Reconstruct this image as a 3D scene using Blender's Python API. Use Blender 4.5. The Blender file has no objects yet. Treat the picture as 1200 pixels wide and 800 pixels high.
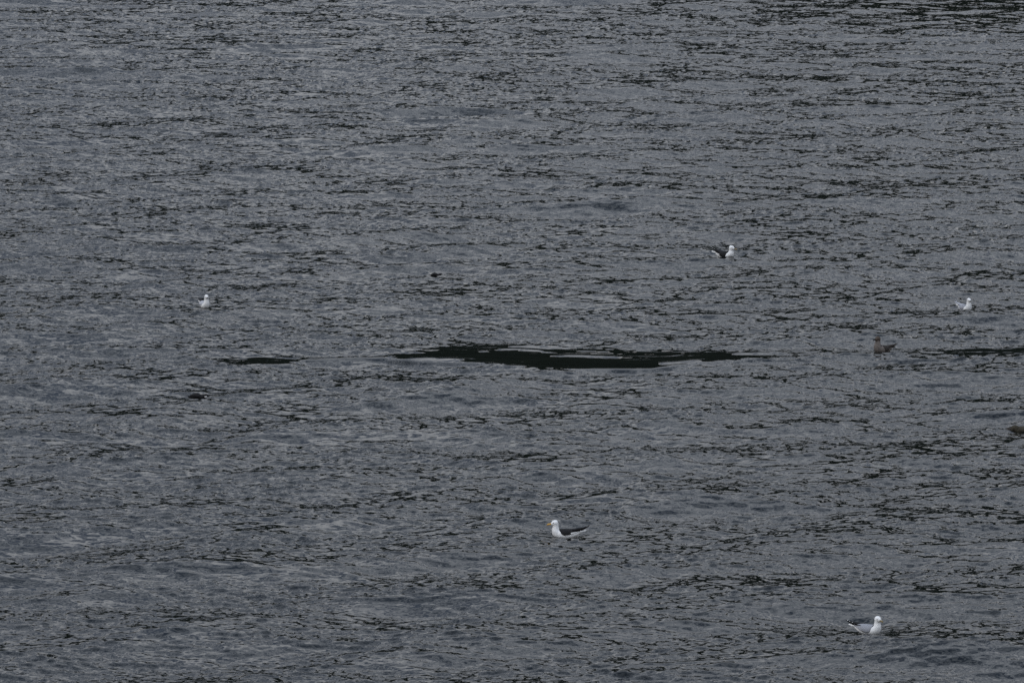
import bpy, bmesh, math, random
import numpy as np
from mathutils import Vector, Matrix

scene = bpy.context.scene
R = math.radians

# ------------------------------------------------------------------ camera
CAM_H = 16.6
cam_d = bpy.data.cameras.new('camera')
cam = bpy.data.objects.new('camera', cam_d)
scene.collection.objects.link(cam)
cam.location = (0, 0, CAM_H)
PITCH = math.atan(890 / 6667)
cam.rotation_euler = (math.pi / 2 - PITCH, 0, 0)
cam_d.sensor_width = 36
cam_d.lens = 36 * 6667 / 1200
cam_d.clip_start = 1
cam_d.clip_end = 20000
scene.camera = cam

# ------------------------------------------------------------------ sky (overcast) and a weak, wide sun
SUN_EL, SUN_AZ = R(48), R(-115)          # azimuth measured from +Y towards +X
world = bpy.data.worlds.new('World')
scene.world = world
world.use_nodes = True
wn = world.node_tree.nodes
wl = world.node_tree.links
wn.clear()
sky = wn.new('ShaderNodeTexSky')
sky.sky_type = 'NISHITA'
sky.sun_disc = False
sky.sun_elevation = SUN_EL
sky.sun_rotation = SUN_AZ
sky.air_density = 1.0
sky.dust_density = 4.0
sky.ozone_density = 1.5
hsv = wn.new('ShaderNodeHueSaturation')
hsv.inputs['Saturation'].default_value = 0.4
mixs = wn.new('ShaderNodeMix')
mixs.data_type = 'RGBA'
mixs.inputs[0].default_value = 0.7
# the cloud layer of an overcast day: even all round, three times as bright overhead as at the horizon
wtc = wn.new('ShaderNodeTexCoord')
sep = wn.new('ShaderNodeSeparateXYZ')
ramp = wn.new('ShaderNodeMix'); ramp.data_type = 'RGBA'; ramp.clamp_factor = True
ramp.inputs[6].default_value = (1.54, 1.45, 1.32, 1)
ramp.inputs[7].default_value = (2.6, 3.02, 3.68, 1)
cloud = wn.new('ShaderNodeVectorMath'); cloud.operation = 'MULTIPLY'
cnz = wn.new('ShaderNodeTexNoise'); cnz.inputs['Scale'].default_value = 9.0; cnz.inputs['Detail'].default_value = 4
cmap = wn.new('ShaderNodeMapping'); cmap.inputs['Scale'].default_value = (1, 1, 2.2)
ccol = wn.new('ShaderNodeValToRGB')
ccol.color_ramp.elements[0].position = .40; ccol.color_ramp.elements[0].color = (.22, .26, .335, 1)
ccol.color_ramp.elements[1].position = .62; ccol.color_ramp.elements[1].color = (1.16, 1.15, 1.13, 1)
cbr = wn.new('ShaderNodeVectorMath'); cbr.operation = 'SCALE'; cbr.inputs['Scale'].default_value = 11.0
wl.new(wtc.outputs['Generated'], cmap.inputs[0])
wl.new(cmap.outputs[0], cnz.inputs['Vector'])
wl.new(cnz.outputs[0], ccol.inputs[0])
wl.new(ccol.outputs[0], cbr.inputs[0])
wl.new(cbr.outputs[0], cloud.inputs[0])
wl.new(wtc.outputs['Generated'], sep.inputs[0])
wl.new(sep.outputs['Z'], ramp.inputs[0])
wl.new(ramp.outputs[2], cloud.inputs[1])
wl.new(cloud.outputs[0], mixs.inputs[7])
bg = wn.new('ShaderNodeBackground')
bg.inputs['Strength'].default_value = 0.058
wo = wn.new('ShaderNodeOutputWorld')
wl.new(sky.outputs[0], hsv.inputs['Color'])
wl.new(hsv.outputs[0], mixs.inputs[6])
wl.new(mixs.outputs[2], bg.inputs['Color'])
wl.new(bg.outputs[0], wo.inputs['Surface'])

sun_d = bpy.data.lights.new('sun', 'SUN')
sun_d.energy = 0.5
sun_d.angle = R(25)
sun_d.color = (1.0, 0.96, 0.9)
sun = bpy.data.objects.new('sun', sun_d)
scene.collection.objects.link(sun)
sdir = Vector((math.sin(SUN_AZ) * math.cos(SUN_EL), math.cos(SUN_AZ) * math.cos(SUN_EL), math.sin(SUN_EL)))
sun.rotation_euler = sdir.to_track_quat('Z', 'Y').to_euler()

scene.view_settings.view_transform = 'Standard'
scene.view_settings.look = 'None'
scene.view_settings.gamma = 1
scene.view_settings.exposure = 0.0
scene.view_settings.use_curve_mapping = False
scene.render.engine = 'CYCLES'
scene.cycles.use_denoising = False
scene.cycles.max_bounces = 5

# ------------------------------------------------------------------ helpers
def mat(name, nodes=True):
    m = bpy.data.materials.new(name)
    m.use_nodes = True
    return m, m.node_tree.nodes, m.node_tree.links, m.node_tree.nodes['Principled BSDF']

def link(o, parent=None):
    scene.collection.objects.link(o)
    if parent is not None:
        o.parent = parent
    return o

def mesh_np(name, co, quads, smooth=True):
    me = bpy.data.meshes.new(name)
    n, q = len(co), len(quads)
    me.vertices.add(n)
    me.vertices.foreach_set('co', np.ascontiguousarray(co, dtype=np.float32).ravel())
    me.loops.add(q * 4)
    me.loops.foreach_set('vertex_index', np.ascontiguousarray(quads, dtype=np.int32).ravel())
    me.polygons.add(q)
    me.polygons.foreach_set('loop_start', np.arange(0, q * 4, 4, dtype=np.int32))
    me.polygons.foreach_set('use_smooth', np.full(q, smooth, dtype=bool))
    me.update(calc_edges=True)
    return me


# ------------------------------------------------------------------ the sea: wave fields
class Waves:
    """A periodic wave field made from a directional spectrum: height plus horizontal chop."""
    def __init__(self, seed, L, N, lmin, lmax, slope, theta0, p, chop, tilt=0.0):
        rng = np.random.default_rng(seed)
        self.L, self.N = L, N
        k1 = 2 * np.pi * np.fft.fftfreq(N, L / N)
        kx, ky = np.meshgrid(k1, k1, indexing='ij')
        k = np.hypot(kx, ky)
        k[0, 0] = 1
        lk = np.log(k)
        a, b = np.log(2 * np.pi / lmax), np.log(2 * np.pi / lmin)
        band = np.clip((lk - a) / .35 + .5, 0, 1) * np.clip((b - lk) / .35 + .5, 0, 1)
        ang = np.arctan2(ky, kx) - theta0
        spread = np.abs(np.cos(ang)) ** p + .04
        amp = band * spread / k ** (2 + tilt)
        amp[0, 0] = 0
        hk = amp * (rng.standard_normal((N, N)) + 1j * rng.standard_normal((N, N)))
        sx = np.fft.ifft2(1j * kx * hk).real
        sy = np.fft.ifft2(1j * ky * hk).real
        s = slope / math.sqrt((sx ** 2 + sy ** 2).mean())
        hk *= s
        self.h = np.fft.ifft2(hk).real.astype(np.float32)
        self.dx = (chop * np.fft.ifft2(1j * kx / k * hk).real).astype(np.float32)
        self.dy = (chop * np.fft.ifft2(1j * ky / k * hk).real).astype(np.float32)

    def at(self, x, y):
        N = self.N
        u = np.asarray(x, dtype=np.float64) / self.L * N
        v = np.asarray(y, dtype=np.float64) / self.L * N
        i0 = np.floor(u).astype(np.int64); j0 = np.floor(v).astype(np.int64)
        fu = (u - i0).astype(np.float32); fv = (v - j0).astype(np.float32)
        i1 = (i0 + 1) % N; j1 = (j0 + 1) % N
        i0 %= N; j0 %= N
        w00 = (1 - fu) * (1 - fv); w10 = fu * (1 - fv); w01 = (1 - fu) * fv; w11 = fu * fv
        return [f[i0, j0] * w00 + f[i1, j0] * w10 + f[i0, j1] * w01 + f[i1, j1] * w11 for f in (self.h, self.dx, self.dy)]

LONG = Waves(11, 197.0, 1024, 1.2, 6.5, .092, R(106), 1.5, 1.1, .4)
MID = Waves(12, 83.0, 2048, .38, 1.4, .092, R(78), 1.0, 1.1)
FINE = Waves(13, 37.0, 2048, .12, .42, .15, R(98), .9, 1.1)
GUST = Waves(14, 211.0, 512, 5.0, 40.0, .1, R(80), .6, 0)
GUST.h /= GUST.h.std()
GUSTS = Waves(15, 173.0, 1024, .9, 5.0, .1, R(80), .6, 0)
GUSTS.h /= GUSTS.h.std()

def sstep(a, b, x):
    t = np.clip((x - a) / (b - a), 0, 1)
    return t * t * (3 - 2 * t)

# the slick left by something large turning below the surface: near and far edges in metres
SX = np.array([-3.1, -2.0, -.75, 0, .7, 1.5, 3.0, 4.0, 5.2, 6.8])
SN = np.array([121.8, 120.75, 120.3, 119.9, 119.6, 119.4, 119.5, 120.35, 121.3, 122.0])
SF = np.array([121.95, 122.8, 123.7, 123.9, 123.7, 123.3, 122.95, 122.8, 122.6, 122.3])

def lens(x, y, cx, cy, rx, ry):
    d = np.sqrt(((x - cx) / rx) ** 2 + ((y - cy) / ry) ** 2)
    return 1 - sstep(.72, 1.15, d)

def slick(x, y):
    n = np.interp(x, SX, SN); f = np.interp(x, SX, SF)
    jit = .10 * GUSTS.at(x * 1.7, y * 1.7)[0] + .07 * MID.at(x, y)[0] / MID.h.std()
    n = n + jit * .08; f = f + jit * 1.6
    inx = sstep(-3.2, -2.2, x) * (1 - sstep(5.0, 6.8, x))
    m = sstep(-.10, .12, y - n) * sstep(-.5, .6, f - y) * inx
    # thin smooth threads that join the patches
    for ax, ay, k in (([-4.8, -3.8, -2.7], [121.2, 121.6, 121.8], .8), ([5.2, 7.0, 8.6, 9.8], [122.3, 122.75, 122.5, 122.3], .9)):
        w = .2 + .08 * GUSTS.at(x * 2.1, y * .5)[0]
        th = np.exp(-((y - np.interp(x, ax, ay)) / np.maximum(w, .05)) ** 2) * (x > ax[0]) * (x < ax[-1])
        m = np.maximum(m, k * th)
    m = np.maximum(m, lens(x, y, -5.45, 121.1 + jit * 1.2, 1.05, .7) * .86)
    m = np.maximum(m, lens(x, y, 11.4, 122.75 + jit, 2.3, .75) * .88)
    return m

def ridge(x, y, px, py, A, wf, wb, taper=.5):
    """a smooth crest along a line; wf / wb: widths of the near and the far side"""
    t = y - np.interp(x, px, py)
    e = sstep(px[0] - taper * .2, px[0] + taper, x) * (1 - sstep(px[-1] - taper, px[-1] + taper * .2, x))
    return A * e * np.exp(-(t / np.where(t < 0, wf, wb)) ** 2)

def wake(x, y):
    h = ridge(x, y, SX, SN, .07, .55, 2.4, 2.6)
    h += ridge(x, y, [-7.5, -5.5, -3.0], [120.6, 120.4, 121.5], .025, .45, .8, 1.0)
    h += ridge(x, y, [5.6, 7, 9, 13.5], [121.9, 121.8, 121.8, 121.9], .035, .45, .9, 1.0)
    h += ridge(x, y, [-2.5, -1.9, -1.2, -.6], [121.35, 121.25, 121.05, 120.8], .034, .26, .25, .7)
    h += ridge(x, y, [-1.3, -.4, .3, 1.1], [120.75, 120.15, 119.7, 119.35], .025, .22, .2, .9)
    h += ridge(x, y, [-.9, -.3, .1, .5, 1.1], [122.2, 122.75, 122.9, 122.7, 122.2], .015, .12, .2, .5)
    h += ridge(x, y, [-.6, 0, .5, 1.3], [122.9, 123.35, 123.3, 122.8], .011, .10, .2, .4)
    h += ridge(x, y, [1.2, 2.0, 2.8, 3.6], [122.75, 122.65, 122.6, 122.75], .012, .11, .2, .4)
    h += ridge(x, y, [3.0, 3.5, 4.2], [120.35, 120.45, 120.9], .025, .2, .15, .3)
    h += ridge(x, y, [4.6, 5.2, 6.1], [121.9, 122.0, 122.4], .03, .2, .2, .3)
    return h

def sea(x, y):
    """displacement of the surface and the strength of the wind ripple at rest position x, y"""
    g = GUST.at(x, y)[0]
    gs = GUSTS.at(x, y)[0]
    rip = np.clip(1.05 + .10 * g + .26 * gs, .62, 1.8)
    # the near faces of the larger waves are sheltered from the wind and smoother
    face = (LONG.at(x, y + .2)[0] - LONG.at(x, y - .2)[0]) / .4
    rip = rip * (1.06 - .5 * sstep(.03, .14, face))
    # the lee under the far shore, where the wind drops
    lee = sstep(209, 228, y + (x - 12) * .8 + 4 * g) * sstep(4, 14, x)
    rip = rip * (1 + .4 * sstep(110, 215, y)) * (1 - .5 * lee)
    near = (np.abs(y - 121.6) < 6)
    s = np.zeros_like(rip); w = np.zeros_like(rip); calm = np.zeros_like(rip)
    xs, ys = x[near], y[near]
    s[near] = slick(xs, ys)
    w[near] = wake(xs, ys)
    # the smooth apron in front of the slick
    t = np.interp(xs, SX, SN) - ys
    calm[near] = sstep(-.1, .1, t) * (1 - sstep(.3, 1.1, t)) * sstep(-2.6, -1.2, xs) * (1 - sstep(4, 5.5, xs))
    rip = rip * (1 - .4 * calm) * (1 - .92 * s)
    rl = 1 - .88 * s - .3 * lee
    l = LONG.at(x, y); m = MID.at(x, y); f = FINE.at(x, y)
    mm = (.65 * (1 - .93 * s) + .35 * rip) * (1 - .2 * sstep(120, 215, y))
    ox = l[1] * rl + m[1] * mm + f[1] * rip
    oy = l[2] * rl + m[2] * mm + f[2] * rip
    oz = l[0] * rl + m[0] * mm + f[0] * rip + w
    # drawn-out streaks on the slick, stronger towards its far side
    st = np.zeros_like(rip)
    main = (xs > -3.3) & (xs < 7)
    st[near] = s[near] * (MID.at(xs * .22 + 31, ys + .15 * xs)[0] * np.where(main, .22 + .6 * sstep(1.3, 3.2, -t), .2)
                          + FINE.at(xs * .12 + 7, ys * .8)[0] * np.where(main, .06 + .3 * sstep(1.5, 3.3, -t), .06))
    return ox, oy, oz + st, rip

# ------------------------------------------------------------------ the sea: mesh
rows = [78.0]
while rows[-1] < 246:
    rows.append(rows[-1] * (1 + .00056))
rows = np.array(rows)
NC = 600
half = rows * .09 * 1.14 + 2.2
u = np.linspace(-1, 1, NC)
Y, U = np.meshgrid(rows, u, indexing='ij')
X = half[:, None] * U
x = X.ravel(); y = Y.ravel()
ox, oy, oz, rip = sea(x, y)
fade = sstep(0, 1.2, half[:, None] - np.abs(X)) * sstep(78, 80, Y) * (1 - sstep(240, 246, Y))
fade = fade.ravel()
co = np.stack([x + ox * fade, y + oy * fade, oz * fade], 1)
nr = len(rows)
idx = np.arange(nr * NC).reshape(nr, NC)
q = np.stack([idx[:-1, :-1], idx[:-1, 1:], idx[1:, 1:], idx[1:, :-1]], -1).reshape(-1, 4)
# the open water around, out to the far shore
B = 9000.0
bl, br, tl, tr = idx[0, 0], idx[0, -1], idx[-1, 0], idx[-1, -1]
n0 = len(co)
far = np.array([[-B, -1500, 0], [B, -1500, 0], [B, B, 0], [-B, B, 0]])
co = np.vstack([co, far])
rip = np.concatenate([rip, np.ones(4)])
q = np.vstack([q, [[n0, n0 + 1, br, bl], [br, n0 + 1, n0 + 2, tr], [tl, tr, n0 + 2, n0 + 3], [n0, bl, tl, n0 + 3]]])
me = mesh_np('water', co, q)
at = me.attributes.new('ripple', 'FLOAT', 'POINT')
at.data.foreach_set('value', rip.astype(np.float32))
water = link(bpy.data.objects.new('water', me))
water['kind'] = 'structure'

m, N, Lk, bs = mat('sea_water')
bs.inputs['Base Color'].default_value = (.003, .0042, .0038, 1)
bs.inputs['Roughness'].default_value = .03
bs.inputs['IOR'].default_value = 1.333
geo = N.new('ShaderNodeNewGeometry')
tc = N.new('ShaderNodeTexCoord')
attr = N.new('ShaderNodeAttribute'); attr.attribute_name = 'ripple'
acc = None
for scale, amp, rot in ((11.0, .24, .2), (24.0, .14, -.3)):
    mp = N.new('ShaderNodeMapping')
    mp.inputs['Rotation'].default_value = (0, 0, rot)
    mp.inputs['Scale'].default_value = (scale * .6, scale, scale)
    nz = N.new('ShaderNodeTexNoise'); nz.inputs['Scale'].default_value = 1; nz.inputs['Detail'].default_value = 1
    Lk.new(tc.outputs['Object'], mp.inputs[0]); Lk.new(mp.outputs[0], nz.inputs['Vector'])
    sb = N.new('ShaderNodeVectorMath'); sb.operation = 'SUBTRACT'; sb.inputs[1].default_value = (.5, .5, .5)
    ml = N.new('ShaderNodeVectorMath'); ml.operation = 'MULTIPLY'; ml.inputs[1].default_value = (amp * 1.0, amp * 1.3, 0)
    Lk.new(nz.outputs['Color'], sb.inputs[0]); Lk.new(sb.outputs[0], ml.inputs[0])
    if acc is None:
        acc = ml.outputs[0]
    else:
        ad = N.new('ShaderNodeVectorMath'); ad.operation = 'ADD'
        Lk.new(acc, ad.inputs[0]); Lk.new(ml.outputs[0], ad.inputs[1]); acc = ad.outputs[0]
sc_ = N.new('ShaderNodeVectorMath'); sc_.operation = 'SCALE'
Lk.new(acc, sc_.inputs[0]); Lk.new(attr.outputs['Fac'], sc_.inputs['Scale'])
ad = N.new('ShaderNodeVectorMath'); ad.operation = 'ADD'
Lk.new(geo.outputs['Normal'], ad.inputs[0]); Lk.new(sc_.outputs[0], ad.inputs[1])
nm = N.new('ShaderNodeVectorMath'); nm.operation = 'NORMALIZE'
Lk.new(ad.outputs[0], nm.inputs[0]); Lk.new(nm.outputs[0], bs.inputs['Normal'])
me.materials.append(m)

# ------------------------------------------------------------------ the wooded hillside across the water (above the frame; the calm water mirrors it)
hx = np.linspace(-3500, 3500, 141)
hy = np.linspace(1300, 3200, 60)
HX, HY = np.meshgrid(hx, hy, indexing='xy')
def fbm(x, y):
    r = np.random.default_rng(5); o = 0
    for k in range(6):
        for _ in range(4):
            a = r.uniform(0, 6.28); w = 2 * np.pi / (1400 / 1.9 ** k)
            o = o + np.sin(w * (x * np.cos(a) + y * np.sin(a)) + r.uniform(0, 6.28)) / 1.8 ** k
    return o / 6
d = sstep(0, 1, (HY - 1300) / 900)
HZ = d * (450 + 85 * np.tanh(HX / 220) + 80 * fbm(HX, HY)) - 6 + 10 * d * fbm(HX * 9, HY * 9)
hq = np.arange(HX.size).reshape(HX.shape)
hq = np.stack([hq[:-1, :-1], hq[:-1, 1:], hq[1:, 1:], hq[1:, :-1]], -1).reshape(-1, 4)
hme = mesh_np('hill', np.stack([HX.ravel(), HY.ravel(), HZ.ravel()], 1), hq)
hill = link(bpy.data.objects.new('hill', hme)); hill['kind'] = 'structure'
m, N, Lk, bs = mat('wooded_hillside')
bs.inputs['Roughness'].default_value = .95
bs.inputs['Specular IOR Level'].default_value = 0
nz = N.new('ShaderNodeTexNoise'); nz.inputs['Scale'].default_value = .03; nz.inputs['Detail'].default_value = 6
cr = N.new('ShaderNodeValToRGB')
cr.color_ramp.elements[0].color = (.001, .002, .001, 1); cr.color_ramp.elements[1].color = (.024, .028, .022, 1)
tc = N.new('ShaderNodeTexCoord')
Lk.new(tc.outputs['Object'], nz.inputs['Vector']); Lk.new(nz.outputs[0], cr.inputs[0]); Lk.new(cr.outputs[0], bs.inputs['Base Color'])
hme.materials.append(m)

# ------------------------------------------------------------------ bird materials
def feather(name, c, var=.12, scale=40, rough=.85):
    m, N, Lk, bs = mat(name)
    bs.inputs['Roughness'].default_value = rough
    bs.inputs['Specular IOR Level'].default_value = .25
    tc = N.new('ShaderNodeTexCoord')
    mp = N.new('ShaderNodeMapping'); mp.inputs['Scale'].default_value = (.45, 1, 1)
    nz = N.new('ShaderNodeTexNoise'); nz.inputs['Scale'].default_value = scale; nz.inputs['Detail'].default_value = 3
    mx = N.new('ShaderNodeMix'); mx.data_type = 'RGBA'
    mx.inputs[6].default_value = tuple(v * (1 - var) for v in c) + (1,)
    mx.inputs[7].default_value = tuple(min(1, v * (1 + var)) for v in c) + (1,)
    Lk.new(tc.outputs['Object'], mp.inputs[0]); Lk.new(mp.outputs[0], nz.inputs['Vector'])
    Lk.new(nz.outputs[0], mx.inputs[0]); Lk.new(mx.outputs[2], bs.inputs['Base Color'])
    bm = N.new('ShaderNodeBump'); bm.inputs['Strength'].default_value = .35; bm.inputs['Distance'].default_value = .006
    Lk.new(nz.outputs[0], bm.inputs['Height']); Lk.new(bm.outputs[0], bs.inputs['Normal'])
    return m

M = {
    'white': feather('white_feathers', (.84, .83, .81), .04),
    'black': feather('black_feathers', (.011, .0105, .011), .45),
    'slate': feather('slate_feathers', (.026, .025, .027), .4),
    'grey': feather('grey_feathers', (.27, .275, .30), .14),
    'pale_grey': feather('pale_grey_feathers', (.38, .385, .41), .1),
    'brown': feather('mottled_brown_feathers', (.075, .058, .045), .7, 55),
    'buff': feather('buff_brown_feathers', (.15, .129, .115), .5, 50),
    'dark_brown': feather('dark_brown_feathers', (.035, .029, .024), .5, 50),
    'olive': feather('olive_brown_feathers', (.042, .036, .025), .5, 50),
    'yellow': feather('yellow_bill_horn', (.62, .36, .07), .1, 60, .45),
    'pale_bill': feather('dull_bill_horn', (.22, .17, .08), .2, 60, .5),
    'dark_bill': feather('dark_bill_horn', (.02, .018, .017), .2, 60, .45),
    'red': feather('red_bill_spot', (.45, .05, .02), .1, 60, .5),
    'eye': feather('dark_eye', (.012, .01, .009), .1, 60, .2),
}

# ------------------------------------------------------------------ bird shapes
def catmull(P, n):
    P = np.array(P, float)
    Q = np.vstack([2 * P[0] - P[1], P, 2 * P[-1] - P[-2]])
    out = []
    for i in range(len(P) - 1):
        p0, p1, p2, p3 = Q[i:i + 4]
        for t in np.linspace(0, 1, n, endpoint=False):
            out.append(.5 * (2 * p1 + (p2 - p0) * t + (2 * p0 - 5 * p1 + 4 * p2 - p3) * t * t + (3 * p1 - p0 - 3 * p2 + p3) * t ** 3))
    out.append(P[-1])
    return np.array(out)

def loft(name, spine, material, parent, seg=20, n=5, smooth=True):
    """spine rows: x, y, z, half width, half height; rings stand square to the spine"""
    S = catmull(spine, n)
    S[:, 3:] = np.maximum(S[:, 3:], .0015)
    C = S[:, :3]
    T = np.gradient(C, axis=0)
    bm = bmesh.new()
    rings = []
    for c, t, (w, h) in zip(C, T, S[:, 3:5]):
        t = Vector(t).normalized()
        side = Vector((0, 0, 1)).cross(t)
        side = Vector((0, 1, 0)) if side.length < .3 else side.normalized()
        if side.y < 0: side = -side
        up = t.cross(side)
        rings.append([bm.verts.new(Vector(c) + side * (w * math.cos(a)) + up * (h * math.sin(a)))
                      for a in [2 * math.pi * k / seg for k in range(seg)]])
    for a, b in zip(rings, rings[1:]):
        for k in range(seg):
            bm.faces.new((a[k], a[(k + 1) % seg], b[(k + 1) % seg], b[k]))
    bm.faces.new(rings[0]); bm.faces.new(rings[-1])
    bmesh.ops.recalc_face_normals(bm, faces=bm.faces)
    return finish(name, bm, material, parent, smooth)

def finish(name, bm, material, parent, smooth=True):
    me = bpy.data.meshes.new(name)
    bm.to_mesh(me); bm.free()
    for p in me.polygons: p.use_smooth = smooth
    for mm in (material if isinstance(material, (list, tuple)) else [material]):
        me.materials.append(mm)
    return link(bpy.data.objects.new(name, me), parent)

def blade(name, pts, material, parent, thick=.004, cup=0.0):
    """a feather blade: rows of (x, y, z, half width, roll) along its length"""
    S = catmull(pts, 4)
    bm = bmesh.new(); rows_ = []
    for r in S:
        c = Vector(r[:3]); w = max(r[3], .001); roll = r[4]
        d = Vector((0, math.cos(roll), math.sin(roll)))
        up = Vector((0, -math.sin(roll), math.cos(roll)))
        rows_.append([bm.verts.new(c + d * (w * s) + up * (cup * w * (1 - s * s)) + up * z)
                      for s, z in ((-1, 0), (-.5, thick), (0, thick * 1.4), (.5, thick), (1, 0), (.5, -thick), (0, -thick), (-.5, -thick))])
    for a, b in zip(rows_, rows_[1:]):
        for k in range(8):
            bm.faces.new((a[k], a[(k + 1) % 8], b[(k + 1) % 8], b[k]))
    bm.faces.new(rows_[0]); bm.faces.new(rows_[-1])
    bmesh.ops.recalc_face_normals(bm, faces=bm.faces)
    return finish(name, bm, material, parent)

def folded_wing(name, torso, side, material, edge, parent, x0=.12, x1=-.27, low0=-20, low1=28):
    """a closed shell that lies over the flank from the shoulder to the rump, with a pale trailing edge"""
    T = catmull(torso, 5)
    T = T[np.argsort(T[:, 0])]
    nu, nv = 16, 10
    bm = bmesh.new(); out = []; inn = []
    for i in range(nu + 1):
        t = i / nu
        x = x0 + (x1 - x0) * t
        zc = np.interp(x, T[:, 0], T[:, 2]); w = np.interp(x, T[:, 0], T[:, 3]); h = np.interp(x, T[:, 0], T[:, 4])
        # the shoulder edge is rounded, the lower edge rises to the rear
        sh = math.sqrt(max(0, 1 - (1 - min(1, t / .22)) ** 2))
        lo = 55 + (low0 + (low1 - low0) * max(0, t - .25) / .75 - 55) * sh
        ro, ri = [], []
        lift = .010 + .016 * math.sin(math.pi * min(1, t * 1.1))
        for j in range(nv + 1):
            a = R(92 + (lo - 92) * j / nv)
            off = lift * (1 - .5 * (j / nv) ** 3) * (sh * .8 + .2)
            yy, zz = math.cos(a), math.sin(a)
            ro.append(bm.verts.new((x, side * (w + off) * yy, zc + (h + off) * zz)))
            ri.append(bm.verts.new((x, side * (w - .004) * yy, zc + (h - .004) * zz)))
        out.append(ro); inn.append(ri)
    def f(vs, mi=0):
        fc = bm.faces.new(vs); fc.material_index = mi
    for i in range(nu):
        for j in range(nv):
            e = 1 if (j >= nv - 2 and i > nu * .45) or i >= nu - 1 else 0
            f((out[i][j], out[i + 1][j], out[i + 1][j + 1], out[i][j + 1]), e)
            f((inn[i][j], inn[i][j + 1], inn[i + 1][j + 1], inn[i + 1][j]))
        f((out[i][nv], out[i + 1][nv], inn[i + 1][nv], inn[i][nv]))
        f((out[i][0], inn[i][0], inn[i + 1][0], out[i + 1][0]))
    for j in range(nv):
        f((out[0][j], out[0][j + 1], inn[0][j + 1], inn[0][j]))
        f((out[nu][j], inn[nu][j], inn[nu][j + 1], out[nu][j + 1]))
    bmesh.ops.recalc_face_normals(bm, faces=bm.faces)
    return finish(name, bm, [material, edge], parent)

def ball(name, c, r, material, parent, sc=(1, 1, 1)):
    bm = bmesh.new()
    bmesh.ops.create_uvsphere(bm, u_segments=12, v_segments=8, radius=r)
    for v in bm.verts:
        v.co = Vector((v.co.x * sc[0], v.co.y * sc[1], v.co.z * sc[2])) + Vector(c)
    return finish(name, bm, material, parent)

def water_at(x, y):
    """the level at which a bird rides: a little above the mean water under and just before it"""
    gx, gy = np.meshgrid(x + np.linspace(-.28, .28, 9), y + np.linspace(-.45, .2, 9))
    return float(np.percentile(sea(gx.ravel(), gy.ravel())[2], 65))

def place(root, x, y, heading, scale, pitch=0.0, dz=0.0):
    """heading in degrees: 0 looks along +X (to the right), -90 looks at the camera"""
    root.location = (x, y, water_at(x, y) + dz)
    root.rotation_euler = (0, R(pitch), R(heading))
    root.scale = (scale,) * 3

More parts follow.
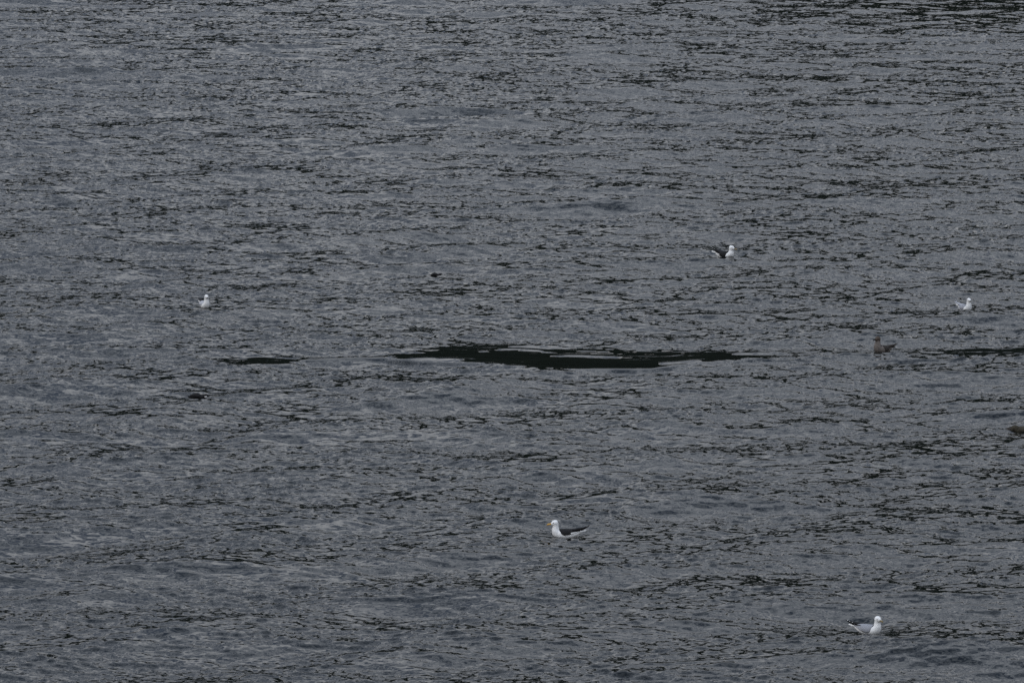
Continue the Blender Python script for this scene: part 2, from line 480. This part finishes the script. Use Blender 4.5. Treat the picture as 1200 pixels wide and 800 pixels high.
def gull(label, x, y, heading, scale, wing, edge, tip, body='white', head=None, bill='yellow', look=0.0, neck=1.0,
         spot=False, group='gulls sitting on the water', pitch=0.0, dz=0.0, tipspots=True, tail='white', raise_tip=.0, stoop=0.0, fat=1.0, hs=1.22, low0=0):
    """a gull afloat, 0.66 m from bill to wing tip at scale 1; z = 0 is its waterline"""
    root = bpy.data.objects.new('gull', None); link(root)
    root['label'] = label; root['category'] = 'gull'; root['group'] = group
    root.empty_display_size = .1
    wide = 1.12 if (head or body) != body else 1.0
    torso = [(-.27, 0, .098, .012, .010), (-.22, 0, .085, .045, .030), (-.13, 0, .06, .083, .064),
             (-.02, 0, .045, .103, .083), (.08, 0, .048, .104, .090), (.15, 0, .068, .088, .088)]
    n = neck
    lx, ly = math.cos(R(look)), math.sin(R(look))
    hx, hz = .185 + stoop * .1, .10 + .135 * n - stoop * .07
    spine = torso + [(.182, 0, .112, .078, .07), (.185 + stoop * .05, 0, .10 + .06 * n - stoop * .02, .062, .060),
                     (hx, 0, hz - .035, .052, .051)]
    spine = [(a, b, c, d * (fat if i > 1 else 1), e * (fat if i > 1 else 1)) for i, (a, b, c, d, e) in enumerate(spine)]
    hc = Vector((hx + .012 * lx, .012 * ly, hz + .012))
    spine += [(hx + .006 * lx, .006 * ly, hz + .005, .047 * hs / 1.1, .050 * hs / 1.1), (hx + .012 * lx, .012 * ly, hz + .035, .034 * hs, .037 * hs),
              (hx + .016 * lx, .016 * ly, hz + .054, .014, .016)]
    b = loft('body', spine, M[body], root)
    # the face: a forehead running into the bill
    rot = Matrix.Rotation(R(look), 4, 'Z')
    def hp(fx, fy, fz):
        v = rot @ Vector((fx, fy, fz)); return hc + v * hs
    hcol = M[head or body]
    hd = loft('face', [tuple(hp(-.045, 0, .002)) + (.012 * hs, .014 * hs), tuple(hp(-.03, 0, .004)) + (.038 * hs * wide, .040 * hs * wide), tuple(hp(0, 0, .006)) + (.0455 * hs * wide, .046 * hs * wide),
                       tuple(hp(.03, 0, 0)) + (.036 * hs, .036 * hs), tuple(hp(.055, 0, -.006)) + (.018 * hs, .018 * hs)], hcol, root, 16)
    bl = loft('bill', [tuple(hp(.045, 0, -.006)) + (.014, .018), tuple(hp(.075, 0, -.008)) + (.0105, .0145), tuple(hp(.098, 0, -.011)) + (.0085, .0155),
                       tuple(hp(.112, 0, -.018)) + (.004, .008), tuple(hp(.117, 0, -.027)) + (.002, .003)], M[bill], root, 10)
    if spot:
        ball('bill_spot', hp(.096, 0, -.019), .0078, M['red'], bl)
    for s in (-1, 1):
        ball('eye', hp(.026, s * .0345, .012), .0095, M['eye'], root)
    tw = [t for t in torso]
    for s in (-1, 1):
        folded_wing('wing', tw, s, M[wing], M[edge], root, low0=low0)
        base = (-.13, s * .035, .125)
        p = blade('wing_tip', [(-.10, s * .05, .115, .04, s * .7), (-.2, s * .036, .122 + raise_tip * .3, .042, s * .7),
                               (-.30, s * .008, .147 + raise_tip * .7, .032, s * .6), (-.37, -s * .014, .174 + raise_tip, .019, s * .5),
                               (-.41, -s * .03, .20 + raise_tip * 1.2, .003, s * .4)], M[tip], root)
        if tipspots:
            for q_, xx in enumerate((-.30, -.345, -.385)):
                f_ = (-xx - .30) / .11
                ball('wing_tip_spot', (xx, s * (.004 - .034 * f_) + s * .012, .153 + .045 * f_ + raise_tip * (.7 + .4 * f_)), .0085, M['white'], p, (1.1, .9, .5))
    blade('tail', [(-.2, 0, .092, .035, 0), (-.27, 0, .100, .042, 0), (-.32, 0, .112, .044, 0), (-.352, 0, .120, .036, 0)], M[tail], root, .005, .25)
    place(root, x, y, heading, scale, pitch, dz)
    return root

def auk(label, x, y, heading, scale, cheek, dz=0.0, pitch=0.0):
    """a small diving bird lying low in the water, 0.38 m long at scale 1"""
    root = bpy.data.objects.new('diving_seabird', None); link(root)
    root['label'] = label; root['category'] = 'seabird'; root['group'] = 'dark diving birds low on the water'
    spine = [(-.2, 0, .028, .008, .006), (-.16, 0, .03, .035, .024), (-.08, 0, .032, .065, .046), (.0, 0, .028, .07, .05),
             (.06, 0, .024, .058, .044), (.10, 0, .03, .038, .036), (.125, 0, .046, .031, .033), (.15, 0, .056, .03, .032), (.178, 0, .054, .02, .022), (.19, 0, .05, .009, .011)]
    loft('body', spine, M['black'], root)
    loft('bill', [(.178, 0, .052, .008, .014), (.20, 0, .048, .006, .012), (.222, 0, .040, .002, .004)], M['dark_bill'], root, 10)
    for s in (-1, 1):
        folded_wing('wing', spine[:6], s, M['black'], M['black'], root, .05, -.16, 5, 35)
        if cheek:
            ball('cheek_patch', (.145, s * .018, .038), .022, M['white'], root, (1.5, .75, .7))
        ball('eye', (.163, s * .0245, .062), .0045, M['eye'], root)
    blade('tail', [(-.15, 0, .036, .03, 0), (-.2, 0, .044, .026, 0), (-.235, 0, .05, .016, 0)], M['black'], root, .004)
    place(root, x, y, heading, scale, pitch, dz)
    return root

# ------------------------------------------------------------------ the birds
gull('white gull with jet black back and orange yellow bill, seen side on in open water', .95, 98.54, 184, 1.0,
     'black', 'white', 'black', spot=True, tipspots=False, raise_tip=.01, low0=6, dz=-.03)
gull('white gull with mid grey wings, black tips spotted white and a dull bill', 5.67, 89.29, -30, .93,
     'grey', 'pale_grey', 'black', bill='pale_bill', look=-25, low0=-15, dz=-.03)
gull('black backed gull with white speckled wing tips, turned partly towards the viewer', 5.26, 139.83, -36, 1.05,
     'black', 'white', 'black', bill='pale_bill', look=5, raise_tip=.03, hs=1.3, low0=-16, neck=.85, dz=-.03)
gull('mottled brown young gull with dark face, floating beside the end of a dark smooth patch', 8.08, 122.81, 222, 1.0,
     'dark_brown', 'buff', 'dark_brown', body='buff', head='brown', bill='dark_bill', tipspots=False, tail='dark_brown', neck=1.15, dz=-.02, hs=1.25, low0=-20, fat=1.12, pitch=-6)
gull('white gull with pale grey wings and dark bill, beyond the brown young gull', 10.46, 130.46, -60, .92,
     'grey', 'white', 'pale_grey', bill='dark_bill', look=-10, neck=1.2, tipspots=False, low0=-12, hs=1.15, dz=-.025)
gull('small white gull facing the viewer head on, alone on open water', -7.11, 130.31, -68, .9,
     'pale_grey', 'white', 'slate', bill='dark_bill', look=-5, neck=1.2, tipspots=False)
gull('dark headed olive brown gull lying low with its head stretched forward', 10.15, 111.57, 182, .95,
     'olive', 'olive', 'dark_brown', body='olive', head='dark_brown', bill='dark_bill', tipspots=False, tail='dark_brown', neck=.2, stoop=1.1, dz=-.06)
auk('small black diving bird with a white cheek, lying low in the water', -6.44, 115.61, -8, 1.08, True, dz=-.01)
auk('tiny all dark diving bird lying low in the grey water', -1.84, 136.68, 12, .78, False, dz=-.025)
